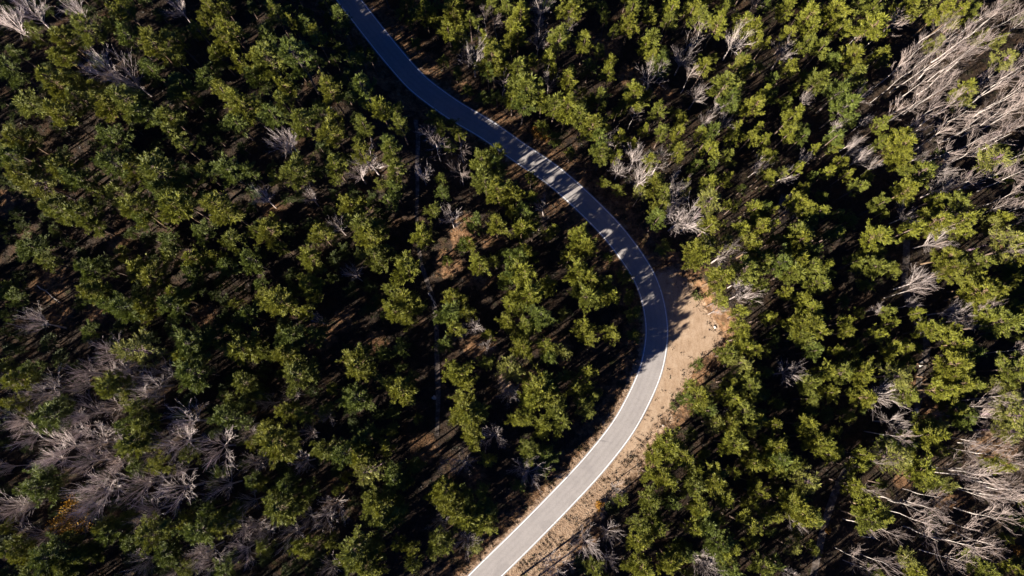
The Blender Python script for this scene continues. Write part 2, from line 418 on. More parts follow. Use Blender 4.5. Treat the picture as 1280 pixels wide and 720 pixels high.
# ------------------------------------------------------------------ tree prototypes
def pine_proto(seed, R0=3.5, H=14.0, spars=1.0):
    """umbrella-headed pine: trunk with limbs, and a crown of needle tufts at the limb ends"""
    random.seed(seed)
    tr, cr = MB(), MB()
    bend = [Vector((random.gauss(0, .12), random.gauss(0, .12), 0)) for _ in range(6)]
    ax = [Vector((0, 0, -.4))] + [Vector((sum(b.x for b in bend[:i]), sum(b.y for b in bend[:i]), H * .92 * i / 5)) for i in range(1, 6)]
    tr.tube(ax, [.24, .21, .18, .14, .09, .04], 6)
    def axis_at(z):
        t = max(0, min(.999, z / (H * .92))) * 5; i = int(t); return ax[i].lerp(ax[i + 1], t - i)
    ph = [random.uniform(0, 6.28) for _ in range(4)]
    def lobe(a): return 1 + .16 * math.sin(2 * a + ph[0]) + .13 * math.sin(3 * a + ph[1]) + .08 * math.sin(5 * a + ph[2])
    zb = H * random.uniform(.44, .54)
    nw = 9; pw = random.uniform(.95, 1.9)
    def tuft(c, s, out):
        up = (out * .85 + Vector((0, 0, .6))).normalized()
        for _ in range(int(random.uniform(19, 25) * spars)):
            d = (rnd_dir() * .75 + up).normalized()
            cr.card(c + rnd_dir() * .2 * s, d, random.uniform(.5, 1.1) * s, random.uniform(.085, .15) * s)
    for w in range(nw):
        t = w / (nw - 1)
        z = zb + (H * .93 - zb) * t
        rad = R0 * (1.0 - t ** pw * .86) * (.78 + .22 * min(1, t * 4))
        for k in range(random.choice((5, 6, 7)) if t < .85 else 4):
            a = random.uniform(0, 6.283)
            L = rad * lobe(a) * random.uniform(.6, 1.15)
            rise = random.uniform(.12, .45) * L + .25
            p0 = axis_at(z); out = Vector((math.cos(a), math.sin(a), 0))
            p1 = p0 + out * L * .55 + Vector((0, 0, rise * .35)); p2 = p0 + out * L + Vector((0, 0, rise))
            tr.tube([p0, p1, p2], [.07, .05, .02], 3)
            m = max(3, int(L * 3.6))
            for j in range(m):
                u = .30 + .72 * (j + random.random() * .6) / m
                c = (p0.lerp(p1, u / .55) if u < .55 else p1.lerp(p2, min(1, (u - .55) / .45)))
                lat = Vector((-out.y, out.x, 0)) * random.gauss(0, .30) * (.25 + (1 - u)) * L * .62
                tuft(c + lat + Vector((0, 0, random.uniform(0, .35))), random.uniform(.5, .9) * (1.15 - .3 * u), (out + lat * .3).normalized())
    for _ in range(5): tuft(axis_at(H * .92) + Vector((random.gauss(0, .35), random.gauss(0, .35), random.uniform(0, .5))), 1.1, rnd_dir() * .4)
    return tr.mesh('pine_trunk', M['bark']), cr.mesh('pine_crown', M['needles'])

def branch(mb, p, d, L, r, depth, spread, kids, up=.25, tipr=.022, wob=.09):
    pts, rads = [p], [r]; q = p; n = 3
    for i in range(n):
        d = (d + rnd_dir() * wob + Vector((0, 0, up * .25))).normalized()
        q = q + d * L / n; pts.append(q); rads.append(max(tipr, r * (1 - .72 * (i + 1) / n)))
    mb.tube(pts, rads, 3)
    if depth:
        for k in range(kids[0]):
            t = .28 + .72 * (k + random.random()) / kids[0]
            i = min(n - 1, int(t * n)); c = pts[i].lerp(pts[i + 1], t * n - i)
            dd = (d + rnd_dir() * spread).normalized()
            branch(mb, c, dd, L * random.uniform(.42, .68), max(tipr, r * .5), depth - 1, spread, kids[1:], up, tipr, wob)
def bare_proto(seed, R0=4.0, H=13.0):
    """leafless broadleaf: short bole, wide upswept limbs, fine twigs"""
    random.seed(seed); tr, cr = MB(), MB(); zt = H * random.uniform(.42, .5)
    top = Vector((random.gauss(0, .3), random.gauss(0, .3), zt))
    tr.tube([Vector((0, 0, -.4)), top * .5, top], [.26, .21, .16], 6)
    for k in range(13):
        a = k * 2.4 + random.uniform(-.4, .4); tl = random.uniform(.25, 1.1)
        d = Vector((math.cos(a) * tl, math.sin(a) * tl, 1)).normalized()
        branch(cr, top - Vector((0, 0, random.uniform(0, 1.6))), d, (H - zt) * random.uniform(.55, .8), .06, 2, .46, (6, 5), .1, .0105)
    return tr.mesh('bare_trunk', M['grey']), cr.mesh('bare_branches', M['grey'])
def birch_proto(seed, R0=3.0, H=15.0):
    """leafless birch: long pale stem, narrow fan of thin upswept branches"""
    random.seed(seed); tr, cr = MB(), MB()
    ax = [Vector((0, 0, -.4))]
    for i in range(1, 7): ax.append(Vector((ax[-1].x + random.gauss(0, .14), ax[-1].y + random.gauss(0, .14), H * .97 * i / 6)))
    tr.tube(ax, [.12, .11, .10, .08, .06, .04, .02], 6)
    for k in range(13):
        t = random.uniform(.5, .97) * 6; i = int(t); p = ax[i].lerp(ax[min(6, i + 1)], t - i)
        a = random.uniform(0, 6.283); tl = random.uniform(.4, .9)
        d = Vector((math.cos(a) * tl, math.sin(a) * tl, 1)).normalized()
        branch(cr, p, d, R0 * random.uniform(.8, 1.25) * (1.15 - .5 * (t / 6 - .5)), .03, 2, .42, (4, 3), .3, .011, .07)
    return tr.mesh('birch_trunk', M['pale']), cr.mesh('birch_branches', M['twig'])
def leafy_proto(seed, R0, H, mat, n=1500, zb=.25):
    random.seed(seed); tr, cr = MB(), MB()
    tr.tube([Vector((0, 0, -.2)), Vector((.05, .03, H * .5)), Vector((0, .05, H * .85))], [.04 * H, .025 * H, .01 * H], 5)
    cl = []
    for k in range(14):
        a = random.uniform(0, 6.283); r = R0 * math.sqrt(random.random()) * .8; z = H * random.uniform(zb, .95 - .35 * r / R0)
        cl.append((Vector((math.cos(a) * r, math.sin(a) * r, z)), R0 * random.uniform(.22, .42)))
        tr.tube([Vector((0, 0, H * .25)), cl[-1][0]], [.012 * H, .004 * H], 3)
    for _ in range(n):
        c, s = random.choice(cl); d = rnd_dir(); p = c + d * s * random.random() ** .4
        cr.card(p, (d + Vector((0, 0, .3)) + rnd_dir() * .5).normalized(), random.uniform(.2, .42), random.uniform(.14, .28))
    return tr.mesh('shrub_stems', M['bark']), cr.mesh('shrub_leaves', mat)

PINES = [pine_proto(100 + i) for i in range(10)]
LIGHT = [pine_proto(300 + i, spars=.55) for i in range(4)]
BARES = [bare_proto(500 + i) for i in range(7)]
BIRCH = [birch_proto(700 + i) for i in range(8)]

# ------------------------------------------------------------------ the trees of the photograph: crown centre and crown radius, read in 320 x 180 px tiles at four times
# d = standing in the shade of its neighbours, l = pale, thin crown
PINE = {
(0,0): "395,140,75 300,200,60 300,275,60 240,395,75 370,400,40 370,480,60 480,440,50 480,510,70 265,575,60 610,500,85 700,560,70 835,585,65 605,40,50 560,60,45 620,175,60 740,205,65 860,190,50 845,270,50 1030,25,45 1010,90,40 985,155,40 1110,30,40 1120,120,60 1120,200,60 1075,275,50 1190,310,50 1270,290,60 1100,455,55 1195,510,75 890,420,70d 860,480,60d 945,495,40 130,520,80d 75,690,70 740,345,50 30,340,80d 60,260,50d 160,170,60d 560,130,45 1260,380,50 1010,390,60d 1170,620,70d 840,670,60d 540,690,70d",
(320,0): "30,290,75 175,275,75 280,290,40 150,435,55 120,500,45 350,440,60 520,430,70 600,530,65 200,600,60 305,555,45d 375,575,40 360,650,70 530,625,45 705,610,50 650,710,50 20,410,60d 165,105,35 285,170,40 500,715,30 40,160,60d 230,110,50d 400,90,60d 80,60,60d 480,300,50d 60,560,60d 830,50,65 970,60,80 950,150,60 1010,190,60 885,100,45 1175,20,45 1245,35,50 1265,140,50 1125,195,55 1175,290,80 1150,360,50 1230,310,50 1270,220,50 1270,500,50 1000,30,50 1060,110,60d",
(640,0): "20,80,60 275,50,75 230,180,65 355,210,55 180,285,50 20,170,60 60,90,40 100,310,40 430,260,40 490,310,45 480,365,45 600,25,50 590,105,65 685,80,40 510,150,30 465,85,25 795,40,55 785,105,50 900,40,60 940,90,60 1045,40,45 1030,110,60 700,190,55 660,230,50 700,280,55 735,320,60 1150,100,60 1215,140,60 1265,215,30 1215,200,40 960,335,50 1135,320,75 1070,425,80 1090,500,60 1210,530,60 1260,460,40 610,490,70 560,510,45 525,555,35 730,550,55 440,480,55 390,495,35 200,355,35 265,410,60 290,350,40 30,340,80 60,440,90 40,520,70 140,500,50 200,520,70 260,545,70 340,590,75 400,620,75 430,690,60 330,540,60 655,650,35 750,660,55 825,670,50 845,610,40 945,670,40 1000,660,55 1095,690,45 1120,635,40 1190,690,45 1230,640,30 1260,700,40 530,690,50 595,712,40 1260,20,35 1090,10,40 380,330,55d 130,430,40",
(960,0): "85,40,60 105,170,50 190,20,50 200,80,70 215,140,55 190,210,50 265,240,55 345,60,70 360,140,60 440,30,40 545,20,75 500,130,75 680,40,65 430,280,80 560,285,55 430,375,80 320,300,60d 250,405,80 350,460,75 380,530,70 110,335,50 20,390,40 125,575,60 110,660,60 170,685,45 330,690,55 565,620,45 650,690,70 880,40,60 930,70,60 1010,50,60 1170,300,60l 970,440,55 970,490,60l 560,712,40 830,220,50l 1060,180,40l 1160,200,40l 820,20,50l 750,15,40l 10,220,30 20,470,40d",
(0,180): "30,30,50 40,90,60 90,140,70 180,200,80l 300,130,80 370,160,80 250,100,50 540,90,75 660,110,65 760,150,90 800,230,70 840,310,75 920,310,70d 260,320,75 370,350,70 440,410,60 660,340,75 700,370,50 900,10,50 1120,140,75 1225,130,50 1080,310,80 1130,340,50 950,570,60 960,650,60 1080,560,40 1115,495,25 1240,580,60 1270,440,40 600,560,50 680,620,70 740,670,75 425,640,60 500,620,60d 140,520,80d 220,590,60d 480,250,50 560,260,70d 1020,600,40 40,710,40 900,200,60d 1000,140,60d 1000,440,60d 830,480,60d 1150,480,60d 1130,620,60d 830,560,60d",
(320,180): "200,130,75 95,175,35 380,110,70 510,40,50 665,25,55 690,150,60 680,230,50 650,290,60d 480,310,55 500,390,70 540,460,80 600,430,60d 580,570,65 820,460,60 310,460,70 260,590,60 720,620,80 50,450,65 115,520,40 240,700,60 1100,90,60 1130,170,80 1200,220,75 1260,260,60 1190,120,60 1080,400,55 1190,400,60 1020,500,45 1060,495,40 1100,610,60 1190,580,45 1260,570,60 1260,670,60 20,700,40d 950,580,30 1270,340,40 870,330,50d 920,240,50d",
(640,180): "15,240,45 90,260,45 30,340,60 40,420,60 100,440,35 170,450,45 205,420,30 330,460,65 370,520,60 280,570,50 80,540,60 30,560,60 40,650,80 320,640,70 370,690,60 470,690,50 170,700,50 110,380,50d 440,50,60 515,60,40 600,15,40 690,80,50 690,220,60 760,240,50 740,310,50 730,370,50 830,30,60 790,25,40 920,110,50 990,20,50 1000,110,40 1075,60,50 1075,170,40 985,200,55 870,190,30 980,300,70l 985,410,55 1080,300,30 1120,300,35 1050,405,25 940,540,75 970,490,50 920,590,50 1040,660,75 1140,430,55 1200,390,45 1210,330,50 1260,320,45 1250,410,60 1200,520,60 1160,620,75 1240,580,60 1270,560,40 1060,490,50l 1260,150,40 1260,60,40 1180,670,40 870,240,35l 640,250,45l",
(960,180): "15,70,40 10,160,40 230,20,30 340,10,40 150,115,30 225,160,30 305,140,35 360,90,40 395,150,35 180,215,35 180,255,30 450,215,45 155,310,65 245,345,55 345,345,30 335,450,50 130,450,60 150,500,70 60,600,65 110,640,70 140,580,70 190,600,60 230,540,50 270,610,60 230,690,60 310,660,35 565,300,50 550,465,75 540,610,60 475,545,25 670,10,75 660,80,60 560,10,45 760,140,70 695,235,60 730,425,55 830,280,60 820,330,45 920,310,65 850,380,70 960,390,65 970,460,45 900,560,70 920,620,65 880,650,40 1055,605,65 1130,90,85l 1160,390,60 1110,410,50l 1200,470,70l 1250,510,60 1180,610,60l 1250,590,60 1215,690,50 1070,700,60 1040,350,35l 30,480,40 10,400,45 20,335,35 10,570,35 440,590,60d 200,400,60d 270,460,40d 60,150,45l",
(0,360): "430,50,70 480,20,60 530,85,60 620,110,70 700,100,60 690,50,60d 820,110,80 850,50,60 900,60,50d 440,220,50d 680,310,80l 920,270,80 900,350,60 930,430,85 970,370,60d 1150,220,45 1190,310,80 1260,300,50 1160,80,40 1210,480,60 1120,650,80 1150,570,60d 25,390,45 80,470,60 150,420,60d 50,590,50 230,650,90 280,590,60d 530,510,65 600,500,50 680,610,60 690,690,70 620,690,50 15,150,45d 60,60,60d 10,30,50d 1050,240,60d 1230,560,60d 1230,140,60d",
(320,360): "260,20,55 90,65,75 30,40,50 250,120,50 210,220,50 160,260,75 130,340,60 180,430,75 30,320,50 130,230,50 660,20,50 730,70,75 680,130,60 740,160,50 790,100,60d 500,380,75 520,330,60 550,420,50 500,560,70 700,540,85 640,470,50 740,500,60 720,300,50 970,50,60 950,130,70 980,210,55 1040,130,50 1010,420,70 1040,480,50 1020,600,80 1060,660,70 1000,660,50 1250,170,55 1260,90,45 1160,240,40 1145,370,45 1240,400,65l 1270,40,40 160,620,60 220,640,50 800,655,30 370,510,35 40,700,40 20,530,40d 250,430,60d 280,230,60d 620,330,60d 930,280,50d 1110,620,60d 340,620,50d",
(640,360): "60,40,80 30,100,50 170,10,45 360,40,70 430,40,60 490,30,60 130,170,75 60,190,60 350,180,50 370,240,60 480,230,55 170,290,55 180,350,50 250,330,45l 40,310,60 30,240,40 255,435,45 370,410,45 120,500,80 190,480,60 100,560,70 170,540,60 300,510,55 370,490,60 340,560,50 360,620,55 400,540,40 210,620,70 240,680,55 150,690,50 60,650,50 10,650,50 260,130,40l 20,430,50l 930,35,30 1045,60,45 1040,10,30 1140,130,50 1140,200,60 1150,250,55 1080,330,60 1150,310,60 1210,320,45 1260,150,40 1140,380,60l 1200,440,50 1080,470,50 1180,490,65 1060,540,55 1110,560,50 930,560,80 880,570,50 970,620,55 1150,610,60 1230,650,60 1100,680,60 1010,680,50l 1200,690,50 890,500,40d 1180,560,40",
(960,360): "90,20,40 170,70,55 210,120,65 15,150,40 85,175,30 200,210,75 180,250,60 250,230,50 230,320,55 290,10,40 390,170,40 400,220,40 605,120,35 620,180,40 550,240,50 620,310,55 690,300,50 590,340,40 470,410,75 340,310,30 380,330,35 280,420,55 350,430,60 200,480,65 310,530,60 210,560,50 480,540,70 650,440,75l 700,550,65 640,390,40 820,210,70 745,130,35 920,200,40 950,280,60 1010,330,65 930,370,75 980,400,60 900,440,70 950,480,70 1030,500,60 870,520,60 930,610,60 990,640,60 1060,30,75 1130,40,60 1190,180,75 1230,100,60 1080,150,50 1260,130,40 1220,410,70 1190,480,50 1250,620,90l 1200,640,70l 830,690,50l 200,690,60 30,690,50 760,690,50 1130,500,50l",
(0,540): "640,50,80 700,60,50 780,170,50 200,270,80 240,230,60d 500,480,55 560,510,60 600,450,60d 730,520,65 850,480,70d 350,530,45 50,580,60 110,620,50 240,650,75 310,660,60 380,640,60 150,690,60 450,620,50 820,620,60 960,510,75 930,460,50 1080,490,70 1090,210,40 1250,260,50 920,120,60d 660,190,50d 10,490,40 1030,400,60d 920,700,40 1100,690,60d 1260,60,40 100,290,40d 330,690,60 1150,420,60d 640,570,60d",
(320,540): "90,80,85 40,40,60 160,30,50 330,80,70 440,110,75 500,120,60 540,230,65l 640,90,50 690,250,60 660,210,60 740,250,40 620,390,75 570,370,60 640,450,65 700,400,60d 120,280,60 90,340,60 110,390,75 200,380,50 230,600,60 355,560,45 480,620,75 440,650,50 510,690,75 570,600,60d 770,600,45 770,670,50 700,560,40 900,570,75 950,580,50 940,300,65 920,360,60 1000,400,70 1060,430,70 1130,480,60 1040,340,60d 1150,400,60d 1060,20,65 1150,140,45 1080,580,50l 30,590,50 10,270,45 400,290,30 440,230,30 860,330,30 780,180,50d 550,20,60d 1120,300,50d 250,300,50d",
(640,540): "70,100,65 160,120,60 150,190,45 140,20,40 230,15,30 30,270,40d 780,80,75 720,120,65 850,140,70 910,190,50 740,250,70 690,220,50 790,260,50 900,280,65 1010,250,65 1070,340,60 1110,210,40 1100,70,65 1200,160,60 1190,110,50 1260,60,40 1270,150,40 690,370,60 700,440,60 640,480,60 680,520,55 730,490,50 630,560,60 940,410,75 970,470,60 910,500,50 1030,560,70 1060,600,60 1090,590,50 1180,480,60 1200,380,50 1250,440,50 1240,320,50 640,680,70 590,690,50 800,660,60 820,610,45 400,690,50 540,350,40 1210,260,35 790,370,60d 860,620,60d 1100,690,60d 1240,690,60 1040,680,50d",
(960,540): "30,70,70 50,140,65 130,180,60 30,190,50 210,40,60 270,60,60 300,120,50 480,120,45 490,150,40 440,180,50 420,270,50 460,310,40 150,380,85 180,430,70 220,450,50 100,380,50 20,420,50 200,270,60l 540,400,80 510,450,60 570,430,55 640,120,80l 690,60,60 700,150,60 800,60,75 840,20,60 850,90,50 760,210,70 830,250,60 890,270,55l 1030,670,60 1090,700,50 940,110,30 1100,160,40 1180,170,50 1220,10,60l 1230,690,40 130,590,40l 740,700,50 700,640,50l 600,60,50d 40,660,50d 540,700,35",
}
BARE = {
(0,0): "40,110,80 130,50,90 380,40,70 885,35,55 505,345,85 640,380,75",
(320,0): "1085,280,80 150,695,55",
(640,0): "145,25,60 140,110,40 130,200,50 185,410,45 715,370,80 860,280,65 930,470,55 1020,535,40 1115,200,70 970,590,40 1070,610,40 290,130,45 500,690,50",
(960,0): "490,600,30 350,630,35 430,700,40 195,500,40 80,265,50 460,480,50",
(320,180): "35,265,55 140,10,50 270,265,35 575,85,65 510,140,50 495,655,40 410,415,40 830,150,40 975,370,55",
(640,180): "540,120,50 620,70,60 650,170,65 740,90,60 810,190,50 820,270,60 830,380,70 900,380,70 800,330,50 1060,550,70 1240,110,45 1135,690,45 165,310,45 140,390,40",
(960,180): "430,20,40 495,50,30 455,75,35 540,105,30 175,70,30 85,155,40 770,60,55 870,130,60 880,210,60 920,200,45 710,350,55 845,475,65 750,690,70 80,340,45 80,280,30",
(0,360): "185,175,75 540,310,85 420,420,65 520,410,70 620,440,70 750,480,80 820,430,60 700,540,70 240,510,80 170,540,70 400,490,55 100,660,80 430,620,70 550,600,65 380,690,70 940,670,90 1230,680,45 30,480,40 340,640,55 640,380,50",
(320,360): "1090,190,50 315,165,35 190,530,45 1150,290,40 1265,530,50 60,570,40 350,650,40",
(640,360): "1155,25,60 1030,110,40 1040,660,35 15,530,35",
(960,360): "555,100,30 730,80,30 910,110,55 965,155,55 780,210,45 110,420,55 580,540,75 640,670,65 840,640,40",
(0,540): "130,10,70 300,80,90 260,140,70 460,60,80 590,110,75 430,150,70 570,160,50 500,250,90 450,320,90 420,380,70 690,270,80 760,240,60 890,290,100 900,40,90 800,60,60 1070,80,95 1120,270,70 1250,160,60 740,400,70 720,130,40 60,390,75 140,360,60 190,520,60 710,640,65 800,540,50 900,200,50 1200,510,65 1200,600,65 1050,680,75 1030,590,60 1260,470,60 1250,350,50 990,620,50 20,180,40 860,690,50 1240,0,50 560,20,60",
(320,540): "20,150,50 240,150,55 390,370,65 320,430,60 250,430,50 180,510,60 30,510,60 1030,150,60 960,165,40 1190,20,60 910,450,50 1060,550,55 380,680,50 270,10,40 80,440,45",
(640,540): "80,210,70 40,190,50 380,560,75 480,510,50 200,670,80 520,280,35 980,680,60 930,640,50 470,640,50",
(960,540): "160,430,60 100,700,40",
}
BIRCHES = {
(320,0): "1145,90,45 1200,120,45 1230,410,60 895,680,55",
(320,180): "905,15,55 1030,35,55 1025,150,55",
(640,0): "940,170,65 890,380,45 1205,30,50 610,575,40",
(960,0): "850,130,60 755,250,55 665,320,50 660,390,50 900,180,55 830,260,60 980,180,65 930,230,55 860,310,65 760,340,60 760,410,60 880,370,60 950,290,60 1010,250,60 1060,230,55 870,440,60 820,470,55 740,500,65 650,560,50 800,560,60 740,640,60 880,660,60 960,570,65 920,520,50 1010,620,65 1060,700,55 1060,80,60 1150,60,60 1130,30,50 1220,60,65 1200,20,50 1250,120,60 1100,400,50 1140,440,70 1210,380,70 1260,320,60 1200,480,70 1250,440,60 1130,590,70 1220,560,70 1260,620,60 1190,680,65 1270,510,50 1090,580,55 1270,250,50 610,110,55 440,190,50",
(960,180): "890,40,60 1010,170,65 1120,150,60 1050,20,60 1260,60,60 1240,150,65 1170,300,40 1250,320,50 1240,240,45 1270,390,40 860,400,50 1170,540,45",
(960,360): "1120,560,65 1260,310,40 1080,100,40 1060,640,50 740,5,40 1250,560,50 1060,590,50",
(960,540): "560,150,40 490,290,40 480,470,45 630,500,40 700,360,60 840,380,55 830,320,50 830,520,75 760,440,50 1010,480,65 1110,420,75 990,580,55 930,650,60 570,660,60 430,620,55 480,690,50 1100,220,70 1010,230,60 950,190,60 1190,270,60 1250,300,60 1220,340,55 1100,310,55 1060,290,50 1260,160,45 1140,70,60 1010,30,60 1000,90,60 1200,120,50 640,10,50 760,380,50 1100,550,50",
}
def read(d, near):
    out = []
    for (ox, oy), s in d.items():
        for w in s.split():
            fl = w[-1] if w[-1] in 'dl' else ''
            x, y, r = (float(v) for v in w.rstrip('dl').split(','))
            x, y, r = ox + x / 4, oy + y / 4, r / 4
            if all(math.hypot(x - a, y - b) > near for a, b, *_ in out): out.append((x, y, r, fl))
    return out
def clear(x, y, m=4.6):
    q = np.array([(x, y)])
    if road_dist(q)[0] < m: return False
    return not (38 < x < 75 and -30 < y < 60 and lay_near(q)[0] < .3)

LOWROAD = np.array([p for p in ROADC if to_px(p[0], p[1], 0)[1] > 476 and p[1] > -60])
def shades_low_road(x, y, z, h):
    if road_side([(x, y)])[0] > 0: return False
    n = max(2, int(h / math.tan(SUN_EL) / 1.5)); t = np.linspace(0, h / math.tan(SUN_EL), n)[:, None]
    q = np.array([(x, y)]) + t * np.array([(sdx, sdy)])
    return np.min(np.hypot(q[:, None, 0] - LOWROAD[None, :, 0], q[:, None, 1] - LOWROAD[None, :, 1])) < 5.6
trees = []                                           # (kind, base, radius m, height, flag, pixel)
for px, py, r, fl in read(PINE, 6.5):
    rm = r / PXM * (1.17 if px < 470 else 1.08) * random.uniform(.94, 1.06)
    h = (8.0 + 2.5 * rm) * (.8 if fl == 'd' else 1) * random.uniform(.86, 1.16)
    if 470 < py and 560 < px < 790 and road_dist([at(px, py, 8)])[0] < 26 and px < 790 - (py - 470) * .65: h *= .85
    elif py < 450 and road_side([at(px, py, 8)])[0] < 0 and road_dist([at(px, py, 8)])[0] < 26: h *= (1.2 if py < 165 else 1.18 if 320 < py else 1.05)
    px2, py2 = px + .16 * r, py - .12 * r             # the sunlit side was read; the crown reaches a little into its own shade
    x, y, z = settle(px2, py2, .78, h)
    while h > 4.5 and shades_low_road(x, y, z, h):
        h *= .88; x, y, z = settle(px2, py2, .78, h)
    if clear(x, y): trees.append(('pine', (x, y, z), rm, h, fl, (px2, py2)))
for px, py, r, fl in read(BARE, 5):
    if math.hypot(px - 77, py - 648) < 27: continue
    rm = r / PXM * .92; h = 8.0 + 2.0 * rm
    x, y, z = settle(px, py, .72, h)
    while h > 4.5 and shades_low_road(x, y, z, h):
        h *= .88; x, y, z = settle(px, py, .72, h)
    if clear(x, y): trees.append(('bare', (x, y, z), rm, h, fl, (px, py)))
for px, py, r, fl in read(BIRCHES, 5):
    rm = r / PXM; h = random.uniform(15, 18.5) if px > 1080 else random.uniform(10.5, 13)
    x, y, z = settle(px, py, .82, h)
    while h > 4.5 and shades_low_road(x, y, z, h):
        h *= .88; x, y, z = settle(px, py, .82, h)
    if clear(x, y): trees.append(('birch', (x, y, z), rm, h, fl, (px, py)))

# ------------------------------------------------------------------ labels: look, neighbourhood, place
SPOTS = [((862, 430), 70, 'by the sandy lay-by'), ((75, 650), 55, 'near the yellow-leaved tree'), ((1030, 650), 50, 'beside the forest track'),
         ((1148, 490), 45, 'by the sunlit forest track'), ((523, 240), 45, 'beside the straight footpath'), ((545, 430), 45, 'beside the narrow footpath'),
         ((1190, 110), 95, 'among the leaning pale birches'), ((1210, 620), 80, 'in the lower birch stand'), ((150, 570), 110, 'in the leafless thicket')]
foot_px = [to_px(p[0], p[1], 0) for p in ROAD]
def where(px, py):
    q = np.array([at(px, py, 6)])
    d = road_dist(q)[0]
    if d < 13:
        i = int(np.argmin(np.hypot(*(ROAD - q[0]).T))); t = ROAD[min(i + 1, len(ROAD) - 1)] - ROAD[i - 1]
        inner = t[0] * (q[0][1] - ROAD[i][1]) - t[1] * (q[0][0] - ROAD[i][0]) < 0
        if abs(py - 425) < 60: return 'inside the road bend' if inner else 'by the sandy lay-by'
        if py < 330: return 'along the shaded upper road'
        return 'along the sunny lower road'
    for (sx, sy), rad, txt in SPOTS:
        if math.hypot(px - sx, py - sy) < rad: return txt
    return 'deep in the dense wood' if px < 640 else 'in the wood past the road'
used = set()
def label_of(kind, rm, fl, px, py, tint):
    size = ('small' if rm < 2.5 else 'medium' if rm < 3.3 else 'broad' if rm < 4.2 else 'very broad')
    if kind == 'pine':
        look = 'shaded dark green' if fl == 'd' else 'thin pale green' if fl == 'l' else tint
    elif kind == 'bare': look = 'grey leafless'
    else: look = 'slender pale-stemmed'
    noun = dict(pine='pine', bare='tree', birch='birch')[kind]
    a, b = round(px / 12.8), round(py / 7.2)
    t = f'{size} {look} {noun} {where(px, py)}, {max(a, 0)}% across, {max(b, 0)}% down'
    if t in used: t = f'{size} {look} {noun} {where(px, py)}, {px / 12.8:.1f}% across, {py / 7.2:.1f}% down'
    used.add(t)
    return t

def plant(name, proto, base, rm, h, r0, h0, label, cat, group, names, tint=(1, 1, 1, 1)):
    e = bpy.data.objects.new(name, None); COL.objects.link(e)
    e.empty_display_size = .5
    e.location = base; e.rotation_euler = (random.gauss(0, .025), random.gauss(0, .025), random.uniform(0, 6.283))
    e.scale = (rm / r0, rm / r0, h / h0)
    tag(e, label, cat, group)
    for nm, me in zip(names, proto):
        o = bpy.data.objects.new(nm, me); COL.objects.link(o); o.parent = e; o.color = tint
    return e

pines = [t for t in trees if t[0] == 'pine']
def prominence(t):
    px, py = t[5]
    return t[2] * (.55 if t[4] == 'd' else 1) * (.6 if not (6 < px < 1274 and 6 < py < 714) else 1)
pines.sort(key=prominence, reverse=True)
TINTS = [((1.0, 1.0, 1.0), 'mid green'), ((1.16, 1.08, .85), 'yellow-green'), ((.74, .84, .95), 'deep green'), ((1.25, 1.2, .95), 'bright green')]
def tint_for(t):  # deeper greens for shaded trees and the left side: shade put into the tint
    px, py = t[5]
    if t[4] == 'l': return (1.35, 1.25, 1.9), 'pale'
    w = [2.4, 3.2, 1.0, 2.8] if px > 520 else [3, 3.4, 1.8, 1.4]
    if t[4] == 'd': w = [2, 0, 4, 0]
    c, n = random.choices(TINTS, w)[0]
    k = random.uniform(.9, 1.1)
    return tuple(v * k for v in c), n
rest = []
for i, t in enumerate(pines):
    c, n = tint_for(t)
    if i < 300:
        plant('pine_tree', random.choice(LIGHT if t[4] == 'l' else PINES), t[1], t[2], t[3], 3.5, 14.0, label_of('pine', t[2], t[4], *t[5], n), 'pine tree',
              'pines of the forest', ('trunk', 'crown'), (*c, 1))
    else: rest.append((t[1], t[2], t[3], c))
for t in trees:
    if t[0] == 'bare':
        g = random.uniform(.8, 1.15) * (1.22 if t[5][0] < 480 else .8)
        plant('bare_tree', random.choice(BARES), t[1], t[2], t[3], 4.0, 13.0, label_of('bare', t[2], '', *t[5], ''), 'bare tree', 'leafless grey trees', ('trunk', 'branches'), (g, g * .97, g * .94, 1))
    elif t[0] == 'birch':
        g = random.uniform(.7, 1.1)
        plant('birch_tree', random.choice(BIRCH), t[1], t[2], t[3], 2.6, 15.0, label_of('birch', t[2], '', *t[5], ''), 'birch', 'leafless pale birches', ('trunk', 'branches'), (g, g * .97, g * .94, 1))

